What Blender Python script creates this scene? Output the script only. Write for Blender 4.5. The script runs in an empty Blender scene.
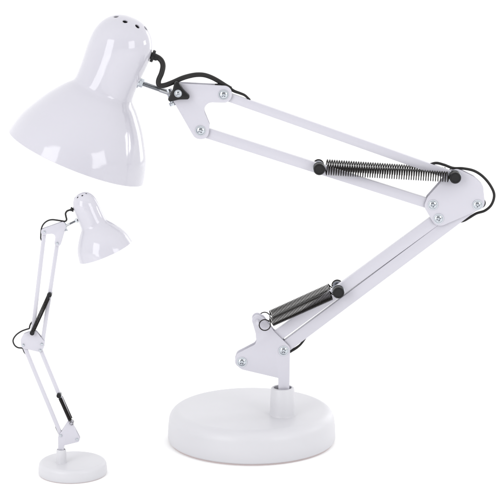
import bpy, bmesh, math
from mathutils import Vector, Matrix

S = bpy.context.scene
COL = S.collection
R = math.radians

# ------------------------------------------------------------------ camera
PITCH, CAM_Y, F_PX = R(12.5), -2.1, 2140.0
CAM_H = 2.1 * math.tan(PITCH + math.atan((442 - 250) / F_PX))
cam_d = bpy.data.cameras.new('camera')
cam = bpy.data.objects.new('camera', cam_d)
COL.objects.link(cam)
cam.location = (0, CAM_Y, CAM_H)
cam.rotation_euler = (R(90) - PITCH, 0, 0)
cam_d.sensor_width = 36
cam_d.lens = 36 * F_PX / 500
cam_d.clip_end = 200
S.camera = cam


def ray_point(px, py, y):
    """photo pixel -> world point on the vertical plane at depth y"""
    a, b = (px - 250) / F_PX, (250 - py) / F_PX
    d = Vector((a, math.cos(PITCH) + b * math.sin(PITCH), -math.sin(PITCH) + b * math.cos(PITCH)))
    t = (y - CAM_Y) / d.y
    return Vector((0, CAM_Y, CAM_H)) + d * t


# --------------------------------------------------------------- materials
def material(name, color, rough, metal=0.0, ior=1.5, coat=0.0, bump=0.0, bscale=400.0, rvar=0.0, cvar=0.0):
    m = bpy.data.materials.new(name)
    m.use_nodes = True
    nt = m.node_tree
    b = nt.nodes['Principled BSDF']
    b.inputs['Base Color'].default_value = (*color, 1)
    b.inputs['Roughness'].default_value = rough
    b.inputs['Metallic'].default_value = metal
    b.inputs['IOR'].default_value = ior
    b.inputs['Coat Weight'].default_value = coat
    b.inputs['Coat Roughness'].default_value = 0.04
    tc = nt.nodes.new('ShaderNodeTexCoord')
    if bump:
        n = nt.nodes.new('ShaderNodeTexNoise')
        n.inputs['Scale'].default_value = bscale
        n.inputs['Detail'].default_value = 3
        bp = nt.nodes.new('ShaderNodeBump')
        bp.inputs['Strength'].default_value = bump
        bp.inputs['Distance'].default_value = 0.0004
        nt.links.new(tc.outputs['Object'], n.inputs['Vector'])
        nt.links.new(n.outputs['Fac'], bp.inputs['Height'])
        nt.links.new(bp.outputs['Normal'], b.inputs['Normal'])
    if rvar or cvar:
        n2 = nt.nodes.new('ShaderNodeTexNoise')
        n2.inputs['Scale'].default_value = 38
        n2.inputs['Detail'].default_value = 5
        nt.links.new(tc.outputs['Object'], n2.inputs['Vector'])
        if rvar:
            mr = nt.nodes.new('ShaderNodeMapRange')
            mr.inputs['To Min'].default_value = max(0.01, rough - rvar)
            mr.inputs['To Max'].default_value = rough + rvar
            nt.links.new(n2.outputs['Fac'], mr.inputs['Value'])
            nt.links.new(mr.outputs['Result'], b.inputs['Roughness'])
        if cvar:
            mx = nt.nodes.new('ShaderNodeMix')
            mx.data_type = 'RGBA'
            mx.inputs['A'].default_value = (*[c * (1 - cvar) for c in color], 1)
            mx.inputs['B'].default_value = (*[min(1, c * (1 + cvar)) for c in color], 1)
            nt.links.new(n2.outputs['Fac'], mx.inputs['Factor'])
            nt.links.new(mx.outputs['Result'], b.inputs['Base Color'])
    return m


PAINT = material('gloss_white_enamel', (.485, .477, .529), .09, bump=.02, bscale=300, rvar=.03)
ARM = material('satin_white_enamel', (.487, .479, .533), .28, bump=.02, bscale=600)
PLASTIC = material('matt_white_plastic', (.525, .522, .551), .43, bump=.10, bscale=1500, rvar=.05)
CHROME = material('chrome', (.50, .53, .57), .14, metal=1)
ZINC = material('zinc_thread', (.40, .41, .43), .2, metal=1)
STEEL = material('dark_spring_steel', (.024, .022, .021), .2, metal=1)
BLACK = material('black_plastic', (.012, .012, .013), .33, bump=.12, bscale=900, rvar=.08)
RUBBER = material('black_cord_rubber', (.016, .015, .015), .42, bump=.1, bscale=900, rvar=.08)
PAD = material('felt_pad', (.52, .45, .45), .9, bump=.3, bscale=2500)
FLOOR = material('white_paper', (.93, .93, .93), .9, bump=.04, bscale=900)
for m_ in (BLACK, RUBBER):
    m_.node_tree.nodes['Principled BSDF'].inputs['Specular IOR Level'].default_value = .22
FLOOR.node_tree.nodes['Principled BSDF'].inputs['Specular IOR Level'].default_value = 0.1

# ------------------------------------------------------------ mesh helpers
def obj(name, bm, mat, parent=None, smooth=True, angle=35):
    me = bpy.data.meshes.new(name)
    bmesh.ops.recalc_face_normals(bm, faces=bm.faces[:])
    if smooth:
        lim = R(angle)
        for f in bm.faces:
            f.smooth = True
        for e in bm.edges:
            if len(e.link_faces) == 2 and e.calc_face_angle(0) > lim:
                e.smooth = False
    bm.to_mesh(me)
    bm.free()
    me.materials.append(mat)
    o = bpy.data.objects.new(name, me)
    COL.objects.link(o)
    if parent is not None:
        o.parent = parent
        w = Vector((0, 0, 0))
        p = parent
        while p is not None:
            w += p.location
            p = p.parent
        me.transform(Matrix.Translation(-w))      # world-space mesh -> parent's space
    return o


def fillet(pts, seg=8):
    """polygon corners (x, y, radius) -> list of points with rounded corners"""
    out = []
    n = len(pts)
    for i in range(n):
        x, y, r = pts[i]
        p = Vector((x, y)); a = Vector(pts[i - 1][:2]); b = Vector(pts[(i + 1) % n][:2])
        u, v = (a - p), (b - p)
        lu, lv = u.length, v.length
        u, v = u / lu, v / lv
        ang = u.angle(v)
        if r <= 0 or ang > 3.1:
            out.append((x, y)); continue
        t = min(r / math.tan(ang / 2), lu * .49, lv * .49)
        rr = t * math.tan(ang / 2)
        c = p + (u + v).normalized() * (rr / math.sin(ang / 2))
        s, e = p + u * t - c, p + v * t - c
        a0, a1 = math.atan2(s.y, s.x), math.atan2(e.y, e.x)
        da = (a1 - a0 + math.pi) % (2 * math.pi) - math.pi
        for k in range(seg + 1):
            th = a0 + da * k / seg
            out.append((c.x + rr * math.cos(th), c.y + rr * math.sin(th)))
    return out


def add_extrude(bm, pts3, depth, bevel):
    """closed outline of world points on a y-plane, pushed back by depth, both rims bevelled"""
    vs = [bm.verts.new(p) for p in pts3]
    f = bm.faces.new(vs)
    r = bmesh.ops.extrude_face_region(bm, geom=[f])
    nv = [g for g in r['geom'] if isinstance(g, bmesh.types.BMVert)]
    nf = [g for g in r['geom'] if isinstance(g, bmesh.types.BMFace)]
    bmesh.ops.translate(bm, verts=nv, vec=(0, depth, 0))
    if bevel:
        ed = set(f.edges)
        for q in nf:
            ed |= set(q.edges)
        bmesh.ops.bevel(bm, geom=list(ed), offset=bevel, segments=2, profile=.5, affect='EDGES', clamp_overlap=True)


def frame(d, hint=Vector((0, 1, 0))):
    d = d.normalized()
    if abs(d.dot(hint)) > .97:
        hint = Vector((1, 0, 0))
    u = d.cross(hint).normalized()
    return d, u, d.cross(u).normalized()


def add_lathe(bm, prof, origin, axis, seg=64, closed=False):
    """prof = (radius, height) along axis; radius 0 collapses to a point"""
    d, u, v = frame(axis)
    rings = []
    for r, h in prof:
        c = origin + d * h
        if r < 1e-7:
            rings.append([bm.verts.new(c)])
        else:
            rings.append([bm.verts.new(c + (u * math.cos(2 * math.pi * k / seg) + v * math.sin(2 * math.pi * k / seg)) * r)
                          for k in range(seg)])
    pairs = list(zip(rings, rings[1:]))
    if closed:
        pairs.append((rings[-1], rings[0]))
    for a, b in pairs:
        for k in range(seg):
            j = (k + 1) % seg
            if len(a) == 1 and len(b) == 1:
                continue
            if len(a) == 1:
                bm.faces.new((a[0], b[j], b[k]))
            elif len(b) == 1:
                bm.faces.new((a[k], a[j], b[0]))
            else:
                bm.faces.new((a[k], a[j], b[j], b[k]))


def add_tube(bm, pts, rad, seg=8, cap=True):
    pts = [Vector(p) for p in pts]
    n = len(pts)
    rads = rad if isinstance(rad, (list, tuple)) else [rad] * n
    prev = None
    rings = []
    for i, p in enumerate(pts):
        t = (pts[min(i + 1, n - 1)] - pts[max(i - 1, 0)]).normalized()
        if prev is None:
            _, u, _ = frame(t)
        else:
            u = (prev - t * prev.dot(t)).normalized()
        prev = u
        v = t.cross(u)
        rings.append([bm.verts.new(p + (u * math.cos(2 * math.pi * k / seg) + v * math.sin(2 * math.pi * k / seg)) * rads[i])
                      for k in range(seg)])
    for a, b in zip(rings, rings[1:]):
        for k in range(seg):
            j = (k + 1) % seg
            bm.faces.new((a[k], a[j], b[j], b[k]))
    if cap:
        bm.faces.new(rings[0][::-1]); bm.faces.new(rings[-1])


def spline(pts, per=10):
    """Catmull-Rom through points"""
    P = [Vector(p) for p in pts]
    P = [P[0] * 2 - P[1]] + P + [P[-1] * 2 - P[-2]]
    out = []
    for i in range(1, len(P) - 2):
        p0, p1, p2, p3 = P[i - 1:i + 3]
        for k in range(per):
            t = k / per
            out.append(.5 * ((2 * p1) + (p2 - p0) * t + (2 * p0 - 5 * p1 + 4 * p2 - p3) * t * t + (3 * p1 - p0 - 3 * p2 + p3) * t ** 3))
    out.append(P[-2])
    return out


def curve_eval(tab, t):
    """smooth monotone-ish interpolation of a (t, r) table"""
    n = len(tab)
    for i in range(n - 1):
        if tab[i][0] <= t <= tab[i + 1][0]:
            break
    def slope(k):
        if k <= 0: return (tab[1][1] - tab[0][1]) / (tab[1][0] - tab[0][0])
        if k >= n - 1: return (tab[-1][1] - tab[-2][1]) / (tab[-1][0] - tab[-2][0])
        return (tab[k + 1][1] - tab[k - 1][1]) / (tab[k + 1][0] - tab[k - 1][0])
    (t0, r0), (t1, r1) = tab[i], tab[i + 1]
    h = t1 - t0; x = (t - t0) / h
    return ((2 * x ** 3 - 3 * x ** 2 + 1) * r0 + (x ** 3 - 2 * x ** 2 + x) * h * slope(i)
            + (-2 * x ** 3 + 3 * x ** 2) * r1 + (x ** 3 - x ** 2) * h * slope(i + 1))


# ------------------------------------------------------------------- lamp
def build_lamp(L):
    ya = L['arm_y']; g = L['g']              # g: +1 hardware faces the viewer, -1 seen from behind
    ppx = (ray_point(251, 250, ya) - ray_point(250, 250, ya)).length    # metres per photo pixel
    u = ppx * L['k']                         # metres per large-lamp pixel
    k = L['k']

    def P(p, dy=0.0):
        return ray_point(p[0], p[1], ya + dy * u)

    root = bpy.data.objects.new('desk_lamp', None)
    root.empty_display_size = .05
    COL.objects.link(root)
    root['label'] = L['label']; root['category'] = 'desk lamp'; root['group'] = 'white spring arm desk lamps'
    bc = Vector(L['base_centre'])
    root.location = bc
    up = Vector((0, 0, 1))

    # ---- base
    rb, hb = L['base_r'], L['base_h']
    prof = [(0, hb * .047), (rb * .975, hb * .047), (rb * .99, hb * .065), (rb * 1.0, hb * .13), (rb * .997, hb * .45), (rb * .988, hb * .62)]
    for i in range(1, 13):
        a = i / 12 * math.pi / 2
        prof.append((rb * (.988 - .135 + .135 * math.cos(a)), hb * (.62 + .33 * math.sin(a))))
    for q in (.78, .66, .5, .34, .18, .07):
        prof.append((rb * q, hb * (.95 + .05 * (1 - (q / .853) ** 2))))
    prof.append((0, hb))
    bm = bmesh.new(); add_lathe(bm, prof, bc, up, 128)
    base = obj('base', bm, PLASTIC, root)
    bm = bmesh.new(); add_lathe(bm, [(0, 0), (rb * .97, 0), (rb * .97, hb * .045), (0, hb * .045)], bc, up, 96)
    obj('foot_pad', bm, PAD, base)

    # ---- collar standing on the base
    ct = P(L['collar_top'])
    c0 = Vector((ct.x, ct.y, bc.z + hb * .93)); ch = ct.z - c0.z
    prof = [(14.2, 0), (13.4, 2.2), (12.9, 4.2)]
    prof = [(a * u, b * u) for a, b in prof] + [(12.6 * u, ch * .45), (12.0 * u, ch - 1.8 * u), (11.5 * u, ch - .6 * u), (10.4 * u, ch),
            (9.4 * u, ch), (8.9 * u, ch - .6 * u), (8.8 * u, ch - 6 * u), (0, ch - 6 * u)]
    bm = bmesh.new(); add_lathe(bm, prof, c0, up, 64)
    obj('collar', bm, PLASTIC, base)

    # ---- small hardware
    def screw(pos, parent, r=4.1, label=None, face=-1):
        bm = bmesh.new()
        rr = r * u; n = 96; rings = []
        fr = [0, .05, .1, .14, .17, .19, .23, .28, .34, .4, .46, .52, .56, .6, .7, .8, .88, .94, .98, 1, 1]
        ang0 = (pos.x * 977 + pos.z * 613) % 3
        for i, q in enumerate(fr):
            ring = []
            for j in range(n):
                a = 2 * math.pi * j / n
                x, z = q * math.cos(a), q * math.sin(a)
                h = .52 * math.sqrt(max(0, 1 - .86 * q * q)) - .06
                ca, sa = math.cos(ang0), math.sin(ang0)
                xr, zr = x * ca + z * sa, -x * sa + z * ca
                if (abs(xr) < .16 and abs(zr) < .54) or (abs(zr) < .16 and abs(xr) < .54):
                    h -= .42
                if i == len(fr) - 1:
                    h = -.25
                ring.append(bm.verts.new(pos + Vector((x * rr, face * h * rr, z * rr))))
            rings.append(ring)
        for a, b in zip(rings, rings[1:]):
            for j in range(n):
                m = (j + 1) % n
                try: bm.faces.new((a[j], a[m], b[m], b[j]))
                except ValueError: pass
        bmesh.ops.remove_doubles(bm, verts=bm.verts[:], dist=rr * .002)
        # washer under the head
        add_lathe(bm, [(1.02 * rr, 0), (1.24 * rr, 0), (1.24 * rr, .14 * rr), (1.02 * rr, .14 * rr)], pos + Vector((0, face * .02 * rr, 0)),
                  Vector((0, face, 0)), 32, closed=True)
        o = obj('screw', bm, CHROME, parent, angle=28)
        return o

    def hexnut(pos, parent, r=4.0, face=-1):
        bm = bmesh.new()
        add_lathe(bm, [(0, 0), (r * u, 0), (r * u, 2.0 * u), (r * .86 * u, 2.5 * u), (0, 2.5 * u)], pos, Vector((0, face, 0)), 6)
        add_lathe(bm, [(r * .5 * u, 2.5 * u), (r * .5 * u, 3.6 * u), (0, 3.9 * u)], pos, Vector((0, face, 0)), 20)
        return obj('nut', bm, CHROME, parent, angle=25)

    def plate_pts(key, dy):
        pts = fillet(L[key])
        return [P(p, dy) for p in pts]

    T = 1.7                                   # sheet thickness
    yo = 6.2                                  # outer face of the front plate

    def two_plates(name, key, screws, extra=None):
        first = None
        for s in (-1, 1):
            bm = bmesh.new()
            d0 = -yo if s < 0 else yo - T
            src = [P(p, 0) for p in fillet(L[key])]
            add_extrude(bm, [Vector((q.x, ya + d0 * u, q.z)) for q in src], T * u, .35 * u)
            if extra: extra(bm, s)
            o = obj(name, bm, ARM, root, angle=30)
            for q in screws:
                b = P(q, 0)
                pos = Vector((b.x, ya + s * yo * u, b.z))
                if s * g < 0:
                    screw(pos, o, L.get('screw_r', 4.1), face=s)
                else:
                    hexnut(pos, o, 3.8 if g > 0 else 3.4, face=s)
            first = first or o
        return first

    # ---- lower bracket (two folded cheeks, stem and ears)
    def ears(bm, s):
        c = P(L['ear'], 0)
        c = Vector((c.x, ya + s * (yo - T / 2) * u, c.z))
        add_lathe(bm, [(2.3 * u, -T * .42 * u), (5.2 * u, -T * .42 * u), (5.2 * u, T * .42 * u), (2.3 * u, T * .42 * u)], c, Vector((0, 1, 0)), 32, closed=True)
    two_plates('lower_bracket', 'lower_bracket', L['lower_screws'], ears)
    bm = bmesh.new()
    add_extrude(bm, [Vector((q.x, ya - 4.3 * u, q.z)) for q in [P(p) for p in fillet(L['stem'])]], 8.6 * u, .7 * u)
    obj('stem', bm, ARM, root)

    # ---- arm bars
    def bar(name, a, b, w, depth=7.0, off=0):
        A, B = P(a), P(b)
        d = (B - A).normalized(); nrm = Vector((-d.z, 0, d.x))
        hw = w * .5 * u
        pts = []
        for c, sgn in ((B, 1), (A, -1)):
            for i in range(13):
                th = -math.pi / 2 + math.pi * i / 12
                pts.append(c + (d * math.cos(th) + nrm * math.sin(th)) * hw * sgn)
        bm = bmesh.new()
        add_extrude(bm, [Vector((q.x, ya + (off - depth / 2) * u, q.z)) for q in pts], depth * u, .6 * u)
        return obj(name, bm, ARM, root, angle=30)
    for i, (a, b, w) in enumerate(L['lower_bars']):
        bar('lower_arm_bar', a, b, w, off=-.15 if i == 0 else .15)
    for a, b, w in L['upper_bars']:
        bar('upper_arm_bar', a, b, w)

    # ---- elbow and head plates
    two_plates('elbow_plate', 'elbow', L['elbow_screws'])
    two_plates('head_bracket', 'head_bracket', L['head_screws'])

    if 'rear_nut' in L:  # black cap of the rear nut, behind the elbow plate
        q = P(L['rear_nut'], 7)
        bm = bmesh.new()
        add_lathe(bm, [(0, 0), (5.0 * u, 0), (5.3 * u, .5 * u), (5.3 * u, 5 * u), (4.8 * u, 5.6 * u), (0, 5.6 * u)], q, Vector((0, 1, 0)), 28)
        obj('rear_nut_cap', bm, BLACK, root)

    # ---- spring posts and springs
    def post(p, SY, name='spring_post', r=5.8):
        e = SY - 14
        q = P(p, -SY)
        bm = bmesh.new()
        r_front = r
        for s in (-1, 1):
            r = r_front if s < 0 else 4.3
            add_lathe(bm, [(2.2 * u, 0)] + [(a * u, (b + e) * u) for a, b in ((2.2, 10.6), (r * .92, 10.6), (r, 11.3), (r, 17.6), (r * .93, 18.4),
                           (r * .74, 18.6), (r * .70, 18.1), (0, 17.9))], Vector((q.x, ya, q.z)), Vector((0, s, 0)), 36)
        o = obj(name, bm, BLACK, root, angle=30)
        for s in (-1, 1):
            r = r_front if s < 0 else 4.3
            bm = bmesh.new()
            add_lathe(bm, [(a * u, (b + e) * u) for a, b in ((r * .45, 9.4), (r * 1.1, 9.4), (r * 1.1, 10.5), (r * .45, 10.5))],
                      Vector((q.x, ya, q.z)), Vector((0, s, 0)), 32, closed=True)
            obj('washer', bm, CHROME, o)
        return q
    for a, b, turns, cr0, cr1, wire, h0, h1, gap0, gap1, pa, pb, SY in L['springs']:
        A0 = post(a, SY) if pa else P(a, -SY)
        B0 = post(b, SY) if pb else P(b, -SY)
        for s in (-1, 1):
            A = Vector((A0.x, ya + s * SY * u, A0.z)); B = Vector((B0.x, ya + s * SY * u, B0.z))
            d = (B - A).normalized(); nrm = Vector((0, 1, 0)).cross(d).normalized(); yv = Vector((0, 1, 0))
            s0, s1 = A + d * gap0 * u, B - d * gap1 * u
            bm = bmesh.new()
            per = 14; n = turns * per; pts = []
            for i in range(n + 1):
                t = i / n; th = 2 * math.pi * i / per
                cr = (cr0 + (cr1 - cr0) * t) * u
                pts.append(s0.lerp(s1, t) + (nrm * math.cos(th) + yv * math.sin(th)) * cr)
            add_tube(bm, pts, wire * u, 6)
            for c, e, hr, sg in ((A, s0, h0, 1), (B, s1, h1, -1)):
                loop = []
                for i in range(25):
                    th = math.pi * .04 + (2 * math.pi - math.pi * .08) * i / 24
                    loop.append(c + (d * math.cos(th) * sg + nrm * math.sin(th)) * hr * u)
                crn = (cr0 if sg > 0 else cr1) * u
                tail = spline([loop[-1], loop[-1].lerp(e, .5) + nrm * hr * .2 * u, e + nrm * crn], 5)
                add_tube(bm, loop + tail[1:], wire * u, 6)
            obj('spring', bm, STEEL, root, angle=180)
    # pin across the two ears for the lower hooks
    c = P(L['ear'], 0)
    SY = L['springs'][1][-1]
    bm = bmesh.new()
    add_lathe(bm, [(0, -SY * 1.22 * u), (1.7 * u, -SY * 1.22 * u), (1.7 * u, SY * 1.22 * u), (0, SY * 1.22 * u)], Vector((c.x, ya, c.z)), Vector((0, 1, 0)), 20)
    obj('hook_pin', bm, ARM, root)

    # ---- shade
    rim, apex = P(L['rim']), P(L['apex'])
    ax = (apex - rim).normalized(); ln = (apex - rim).length
    tab = L['profile']
    hs = ln / 151.0; rs = L['shade_r'] * ppx / 72.3
    outer = []
    t = 0.0
    while t < 118:
        outer.append((curve_eval(tab, t), t)); t += 1.5
    r0, tc = 31.4, 118.0
    for i in range(0, 20):
        a = i / 19 * math.pi / 2
        outer.append((r0 * math.cos(a) ** .87 if i < 19 else 0, tc + 33 * math.sin(a)))
    th = 1.3
    prof = [(r * rs, h * hs) for r, h in outer]
    inner = [((max(0, r - th)) * rs, (h - (th if h > tc else 0) * max(0, (h - tc) / 33)) * hs) for r, h in outer]
    inner[0] = (inner[0][0], 0)
    lip = [((72.3 - th / 2) * rs, -.5 * hs)]
    full = inner[::-1] + lip + prof
    bm = bmesh.new()
    add_lathe(bm, full, rim, ax, 160)
    shade = obj('shade', bm, PAINT, root, angle=60)
    # vent holes drilled through the crown (boolean, baked into the mesh)
    d, uu, vv = frame(ax)
    side = Vector((d.z, 0, -d.x)).normalized()          # in the arm's plane, pointing right
    fwd = Vector((0, -1, 0))
    cut = bmesh.new()
    for i in range(8):
        a = R(L['hole_phase'] + 45 * i)
        c = rim + d * (143.5 * hs) + (side * math.sin(a) + fwd * math.cos(a)) * 15.5 * rs
        dirv = (d + (side * math.sin(a) + fwd * math.cos(a)) * .45).normalized()
        add_lathe(cut, [(0, -8 * rs), (2.65 * rs, -8 * rs), (2.65 * rs, 12 * rs), (0, 12 * rs)], c, dirv, 20)
    co = obj('cutter', cut, BLACK, root)
    md = shade.modifiers.new('holes', 'BOOLEAN'); md.object = co; md.operation = 'DIFFERENCE'; md.solver = 'EXACT'
    bpy.context.view_layer.update()
    dg = bpy.context.evaluated_depsgraph_get()
    me = bpy.data.meshes.new_from_object(shade.evaluated_get(dg))
    shade.modifiers.clear()
    shade.data = me
    me.materials.clear(); me.materials.append(PAINT)
    bpy.data.objects.remove(co, do_unlink=True)
    bm = bmesh.new()  # unseen black socket inside the crown, added to keep the vent holes dark
    add_lathe(bm, [(0, 74 * hs), (17 * rs, 74 * hs), (18 * rs, 76 * hs), (18 * rs, 104 * hs), (24 * rs, 108 * hs), (25 * rs, 130 * hs),
                   (20 * rs, 137 * hs), (0, 139 * hs)], rim, ax, 40)
    obj('vent_darkening_socket', bm, BLACK, shade)

    # cord bushing on the neck
    b0, b1 = P(L['bush'][0]), P(L['bush'][1])
    dv = (b1 - b0).normalized()
    bm = bmesh.new()
    add_lathe(bm, [(0, -5 * u), (3.4 * u, -5 * u), (3.4 * u, 0), (6.0 * u, .2 * u), (6.3 * u, .8 * u), (6.0 * u, 3.0 * u), (3.6 * u, 3.4 * u), (3.2 * u, 6.5 * u), (0, 6.5 * u)],
              b0, dv, 32)
    obj('cord_bushing', bm, BLACK, shade)

    # ---- swivel: threaded chrome rod, nuts, yoke and clamp bolt
    r0, r1 = P(L['rod'][0]), P(L['rod'][1])
    dv = (r1 - r0).normalized(); lr = (r1 - r0).length
    bm = bmesh.new()
    prof = [(0, -6 * u), (2.5 * u, -6 * u)]
    h = -5.5 * u
    while h < lr * .62:
        prof += [(2.8 * u, h), (2.2 * u, h + .6 * u)]; h += 1.2 * u
    prof += [(2.7 * u, h), (2.7 * u, lr - 3 * u), (3.3 * u, lr - 2 * u), (3.2 * u, lr + 3 * u), (0, lr + 3 * u)]
    add_lathe(bm, prof, r0, dv, 32)
    rod = obj('swivel_rod', bm, ZINC, root, angle=25)
    bm = bmesh.new()
    add_lathe(bm, [(2 * u, -.5 * u), (6.2 * u, -.5 * u), (6.2 * u, .9 * u), (4.5 * u, 1.2 * u)], r0, dv, 36)
    add_lathe(bm, [(4.4 * u, 1.2 * u), (4.4 * u, 4.6 * u), (3.8 * u, 5.2 * u), (2.2 * u, 5.2 * u)], r0, dv, 6)
    obj('nut', bm, CHROME, rod, angle=25)
    y0, y1 = P(L['yoke'][0]), P(L['yoke'][1])
    dv = (y1 - y0).normalized(); ly = (y1 - y0).length
    bm = bmesh.new()
    add_lathe(bm, [(0, 0), (3.0 * u, .4 * u), (3.2 * u, 2 * u), (2.9 * u, 3.5 * u), (2.6 * u, ly * .55), (2.4 * u, ly * .75), (2.2 * u, ly)], y0, dv, 24)
    add_lathe(bm, [(0, ly - .4 * u), (3.3 * u, ly - .4 * u), (3.5 * u, ly + .6 * u), (3.2 * u, ly + 3 * u), (0, ly + 3.3 * u)], y0, dv, 6)
    obj('swivel_clamp', bm, CHROME, root, angle=25)

    # ---- wing knob on the head bracket
    kc = P(L['wing'], -g * 9)
    kc = Vector((kc.x, ya - g * yo * u, kc.z))
    outl = []
    for i in range(3):
        a = L['wing_rot'] + 2 * math.pi * i / 3
        tip = Vector((math.cos(a), math.sin(a)))
        for j in range(-4, 5):
            b = a + j * R(19)
            outl.append(tip * 9.2 + Vector((math.cos(b), math.sin(b))) * 2.6)
        for j in (-14, 0, 14):
            b = a + math.pi / 3 + R(j)
            outl.append(Vector((math.cos(b), math.sin(b))) * (6.3 + abs(j) * .02))
    bm = bmesh.new()
    add_extrude(bm, [Vector((kc.x + x * u, kc.y - g * 7.5 * u if g > 0 else kc.y, kc.z + z * u)) for x, z in outl], 7.5 * u, .9 * u)
    wk = obj('wing_knob', bm, BLACK, root, angle=40)
    screw(Vector((kc.x, kc.y - g * 7.5 * u, kc.z)), wk, 3.0, face=-g)

    # ---- cord
    for pts, r0, r1, dys in L['cords']:
        W = [P(p, dy) for p, dy in zip(pts, dys if isinstance(dys, (list, tuple)) else [dys] * len(pts))]
        sp = spline(W, 10)
        n = len(sp)
        bm = bmesh.new()
        add_tube(bm, sp, [(r0 + (r1 - r0) * i / (n - 1)) * u for i in range(n)], 14)
        obj('cord', bm, RUBBER, root, angle=60)
    return root


LARGE = dict(
    label='large white desk lamp with its arm bent sharply at the elbow, shade facing left',
    k=1.0, g=1, arm_y=-.020, base_centre=(.0017, .006, 0), base_r=.0859, base_h=.0362,
    collar_top=(282.6, 387.2),
    lower_bracket=[(263, 318, 3), (273, 331, 4), (289.5, 347, 6), (288.6, 397, .4), (277.8, 397, .4), (277.8, 378, .8), (241, 369.3, 7), (233.5, 363, 6),
                   (236.5, 354, 5), (256, 344, 5), (255, 333, 3), (251.8, 322, 4), (256, 315, 3)],
    ear=(257.2, 319), hook=(264.8, 325), lower_screws=[(241.4, 361.8), (283, 350.6)],
    stem=[(278.4, 370, .5), (287.8, 370, .5), (287.8, 398, .5), (278.4, 398, .5)],
    rear_nut=(480.6, 203.2),
    lower_bars=[((438, 217.8), (241.6, 361.6), 11.1), ((475.5, 203.6), (283.4, 347.6), 11.8)],
    upper_bars=[((222.8, 94.8), (455, 176.6), 8.6), ((200, 130.6), (432.4, 204.6), 10.0)],
    elbow=[(455, 167.5, 7), (474, 177, 5), (482.5, 185, 6), (484.6, 207, 8), (436, 227.8, 9), (423.2, 206, 8), (427, 197, 5), (443, 179, 4)],
    elbow_screws=[(432.4, 204.5), (438, 218.3), (477, 204.5)],
    head_bracket=[(176, 83.3, 3), (231.6, 86.2, 8), (230.8, 103, 8), (199.5, 102, 10), (209, 125, 4), (207.5, 139, 8), (194.5, 139, 8), (171, 98, 3)],
    head_screws=[(222.8, 94.6), (199.8, 130.4)],
    # from, to, turns, coil radius at each end, wire, hook radius at each end, gap at each end, post at each end
    springs=[((319.2, 168.8), (455, 177.3), 50, 5.6, 5.0, .58, 5.0, 4.6, 7.5, 7.0, True, True, 11.8),
             ((338.4, 292), (264.8, 325), 46, 4.6, 4.4, .57, 5.2, 5.6, 8.0, 7.6, True, False, 15)],
    rim=(76.6, 158.4), apex=(132.2, 19.2), shade_r=71.4, hole_phase=-17,
    bush=((151.3, 55.6), (158, 58)),
    rod=((138.5, 82), (171, 93.3)), yoke=((168.2, 88.6), (172.3, 102.5)),
    wing=(178.2, 92.8), wing_rot=R(98),
    cords=[([(154, 56.4), (158, 57.6), (161.6, 61), (163, 66), (161.6, 73), (158.6, 80.5), (159.5, 85.4), (165, 85.2), (173, 82.2), (182, 78.2), (190, 75.8),
             (197, 74.7), (204, 75), (211, 77.2), (218, 80.8), (225, 85.2), (231, 88.8)], 2.8, 2.2, [0, 0, -1, -3, -5, -6, -7, -7, -6, -5, -3, -2, -1, 0, 0, 0, 0]),
           ([(215, 85.6), (221, 85.2), (228, 87.2), (234, 91), (240, 93.2), (245, 95.4), (250, 100)], 1.9, 1.1, 0),
           ([(428, 165.2), (436, 163.0), (444, 164.8), (453, 168), (463, 168.4), (474, 170.8), (483, 176.6), (490.5, 185.6), (494.2, 195), (491.5, 204.6), (485, 210.6), (476.5, 213.4),
             (469.5, 217.5), (463.5, 220.8), (456, 222)], 1.0, 1.2, [0, 1, 0, 1, 1, 2, 2, 2, 2, 2, 2, 2, 2, 2, 2, 2]),
           ([(286, 353.5), (291.5, 350.6), (297, 347.4), (302, 342.8), (309, 333)], 1.9, .8, [2, 2, 2, 1, 0])],
)
# the cord at the elbow is as thick as elsewhere but tucked into the bars at both ends
LARGE['cords'][2] = (LARGE['cords'][2][0], 1.4, 1.35, LARGE['cords'][2][3])

LARGE['profile'] = [(0, 72.4), (10, 70.2), (22, 66.2), (39, 57.0), (50, 50.0), (60, 42.2), (66, 37.0), (69.6, 33.2), (72, 31.2), (77, 30.2), (90, 30.1), (112, 31.4), (120, 31.4)]


def moved(pts, dx, dy):
    return [(p[0] + dx, p[1] + dy) + tuple(p[2:]) for p in pts]


LARGE['rim'], LARGE['apex'] = moved([LARGE['rim'], LARGE['apex']], .2, -1.9)
for key_, dx_, dy_ in (('lower_bracket', .5, -1.5), ('lower_screws', .5, -1.5), ('elbow', 0, -.8), ('elbow_screws', 0, -.9),
                       ('head_bracket', .8, -.9), ('head_screws', .9, -.9)):
    LARGE[key_] = moved(LARGE[key_], dx_, dy_)

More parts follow.
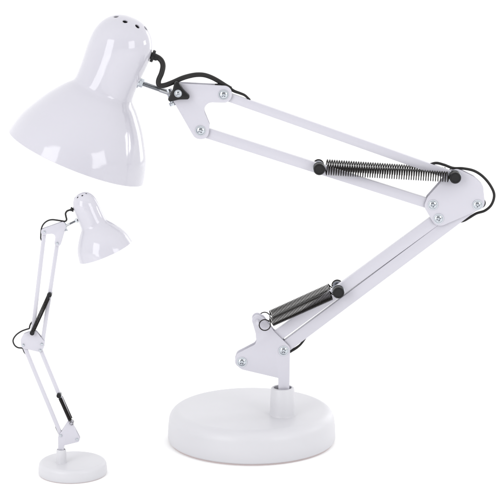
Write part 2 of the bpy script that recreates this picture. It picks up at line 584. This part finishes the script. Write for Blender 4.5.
SMALL = dict(
    label='small white desk lamp with its arm standing nearly upright and shade facing right',
    k=.415, g=-1, arm_y=-.126, base_centre=(0, 0, 0), base_r=.0335, base_h=.0138, screw_r=3.6,
    collar_top=(61.2, 449.2),
    lower_bracket=[(67.6, 421.5, 1.2), (71.8, 421.5, 1.6), (80.3, 437.8, 2.8), (79, 441.2, 2), (64.2, 444.8, .4), (64, 452, .2), (58.4, 452, .2), (58.2, 436, 1.5), (60.5, 432.6, 1.5)],
    ear=(71.2, 422.6), hook=(71.6, 423.4), lower_screws=[(77.4, 438.4), (61, 434.6)],
    stem=[(58.6, 443, .2), (64, 443, .2), (64, 452, .2), (58.6, 452, .2)],
    lower_bars=[((23.6, 344.4), (60.6, 433.8), 9.4), ((40.6, 349.6), (77.4, 438.6), 9.4)],
    upper_bars=[((44.5, 231.2), (32.6, 333), 9.6), ((57.4, 242.8), (42.3, 343.6), 9.6)],
    elbow=[(33.5, 330, 2.5), (36.6, 331, 1.5), (44.8, 341, 2.5), (44.2, 346.5, 2), (41.6, 352, 3), (30, 349.2, 1), (21.8, 347.6, 3.4), (20.8, 339, 3), (24, 333.4, 3)],
    elbow_screws=[(23.5, 344.3), (42.2, 343.4), (40.5, 349.5)],
    head_bracket=[(41.3, 229, 2.6), (63.6, 221, 1.5), (66.4, 225.4, 1.5), (60.2, 246.4, 3), (54.3, 244.6, 3), (56.2, 233, 3.6), (46.8, 233.6, .8), (46.4, 234.6, 2), (41.2, 234.4, 2.4)],
    head_screws=[(44.5, 231.2), (57.4, 242.8)],
    springs=[((49.4, 295), (32.2, 332.8), 58, 4.8, 4.6, .66, 4.6, 4.4, 8, 6, True, True, 11.4),
             ((58.9, 395.6), (71.6, 423.4), 46, 4.2, 4.0, .60, 4.4, 4.0, 8, 8, True, False, 8.5)],
    rim=(105.6, 251.7), apex=(80.2, 193.2), shade_r=28.4,
    profile=[(0, 72.4), (10, 70.6), (22, 67.4), (36, 60.6), (48, 52.2), (57, 45.2), (62.5, 40.2), (66.5, 36.8), (69.5, 34.8), (75, 33.4), (90, 32.6), (112, 32.2), (120, 31.2)], hole_phase=17,
    bush=((72.8, 209.2), (69.5, 210.4)),
    rod=((77.2, 220.2), (65.6, 226)), yoke=((64.6, 222.6), (66.0, 229.8)),
    wing=(62.2, 225.4), wing_rot=R(80),
    cords=[([(72.2, 209.4), (70, 210), (67.2, 211), (65.6, 213.4), (66, 216.6), (66.6, 219.6), (65, 221.3), (61, 220.8), (57.2, 220.2), (52.6, 219.7), (48.8, 220.3), (45.4, 222.2), (42.9, 225), (41.6, 228),
             (41.0, 231.6), (40.8, 235.4), (40.9, 239), (43.4, 243)], 2.3, 1.6, 0),
           ([(33, 321), (30.8, 323.6), (29.8, 326), (29.2, 328.4), (26.2, 329.4), (21.5, 331.2), (16.8, 334.4), (13.8, 338.2), (13.1, 341.6), (14.8, 345.4), (18, 347.6), (22.4, 348.2), (23.4, 350), (24.6, 352.6), (27.6, 355.6)], 1.9, 1.8, [0, 2, 3, 3, 3, 3, 3, 3, 3, 3, 3, 3, 3, 2, 0]),
           ([(55.6, 426.6), (56.6, 429), (57.8, 431.4), (58.8, 433.6)], 1.6, 1.8, 1)],
)
# the small lamp stands on the same floor, nearer the camera
fl = ray_point(72.7, 473.8, 0)
a, b = (72.7 - 250) / F_PX, (250 - 473.8) / F_PX
dd = Vector((a, math.cos(PITCH) + b * math.sin(PITCH), -math.sin(PITCH) + b * math.cos(PITCH)))
hit = Vector((0, CAM_Y, CAM_H)) + dd * (CAM_H / -dd.z)
SMALL['base_centre'] = (hit.x, hit.y + .002, 0)
SMALL['arm_y'] = hit.y - .006

build_lamp(LARGE)
build_lamp(SMALL)

# ------------------------------------------------------------------- floor
bm = bmesh.new()
bmesh.ops.create_circle(bm, cap_ends=True, segments=96, radius=40)
fo = obj('floor', bm, FLOOR, None, smooth=False)
fo['kind'] = 'structure'; fo['label'] = 'seamless white paper floor under both lamps'

# ------------------------------------------------------------------- light
w = bpy.data.worlds.new('World'); S.world = w; w.use_nodes = True
bg = w.node_tree.nodes['Background']
# a white studio that is brightest overhead and behind the set and dim behind the camera
nt = w.node_tree
tc = nt.nodes.new('ShaderNodeTexCoord')
dt = nt.nodes.new('ShaderNodeVectorMath'); dt.operation = 'DOT_PRODUCT'
dt.inputs[1].default_value = (0, 1.0, .95)
mr = nt.nodes.new('ShaderNodeMapRange'); mr.interpolation_type = 'SMOOTHSTEP'
mr.inputs['From Min'].default_value = -.85; mr.inputs['From Max'].default_value = .35
mr.inputs['To Min'].default_value = .35; mr.inputs['To Max'].default_value = 1.35
nt.links.new(tc.outputs['Generated'], dt.inputs[0])
nt.links.new(dt.outputs['Value'], mr.inputs['Value'])
nt.links.new(mr.outputs['Result'], bg.inputs['Strength'])
bg.inputs['Color'].default_value = (1, 1, 1, 1)


def softbox(name, loc, target, sx, sy, radiance, color=(1, 1, 1)):
    l = bpy.data.lights.new(name, 'AREA')
    l.shape = 'RECTANGLE'; l.size = sx; l.size_y = sy
    l.energy = radiance * math.pi * sx * sy
    l.color = color
    o = bpy.data.objects.new(name, l)
    COL.objects.link(o)
    o.location = loc
    o.rotation_euler = (Vector(target) - Vector(loc)).to_track_quat('-Z', 'Y').to_euler()


softbox('softbox', (-1.15, -1.45, .74), (-.1, 0, .25), .8, 1.2, 4.4)
softbox('softbox', (1.15, -1.35, .72), (-.1, 0, .25), .75, .7, 4.4)
softbox('small_softbox', (1.15, .25, .52), (-.05, 0, .25), .26, .20, 9.0)

softbox('rim_strip', (1.05, 1.5, .5), (0, 0, .12), .5, .9, 2.2)

S.view_settings.view_transform = 'Standard'
S.view_settings.look = 'None'
S.view_settings.exposure = 0
S.view_settings.gamma = 1
S.cycles.max_bounces = 8
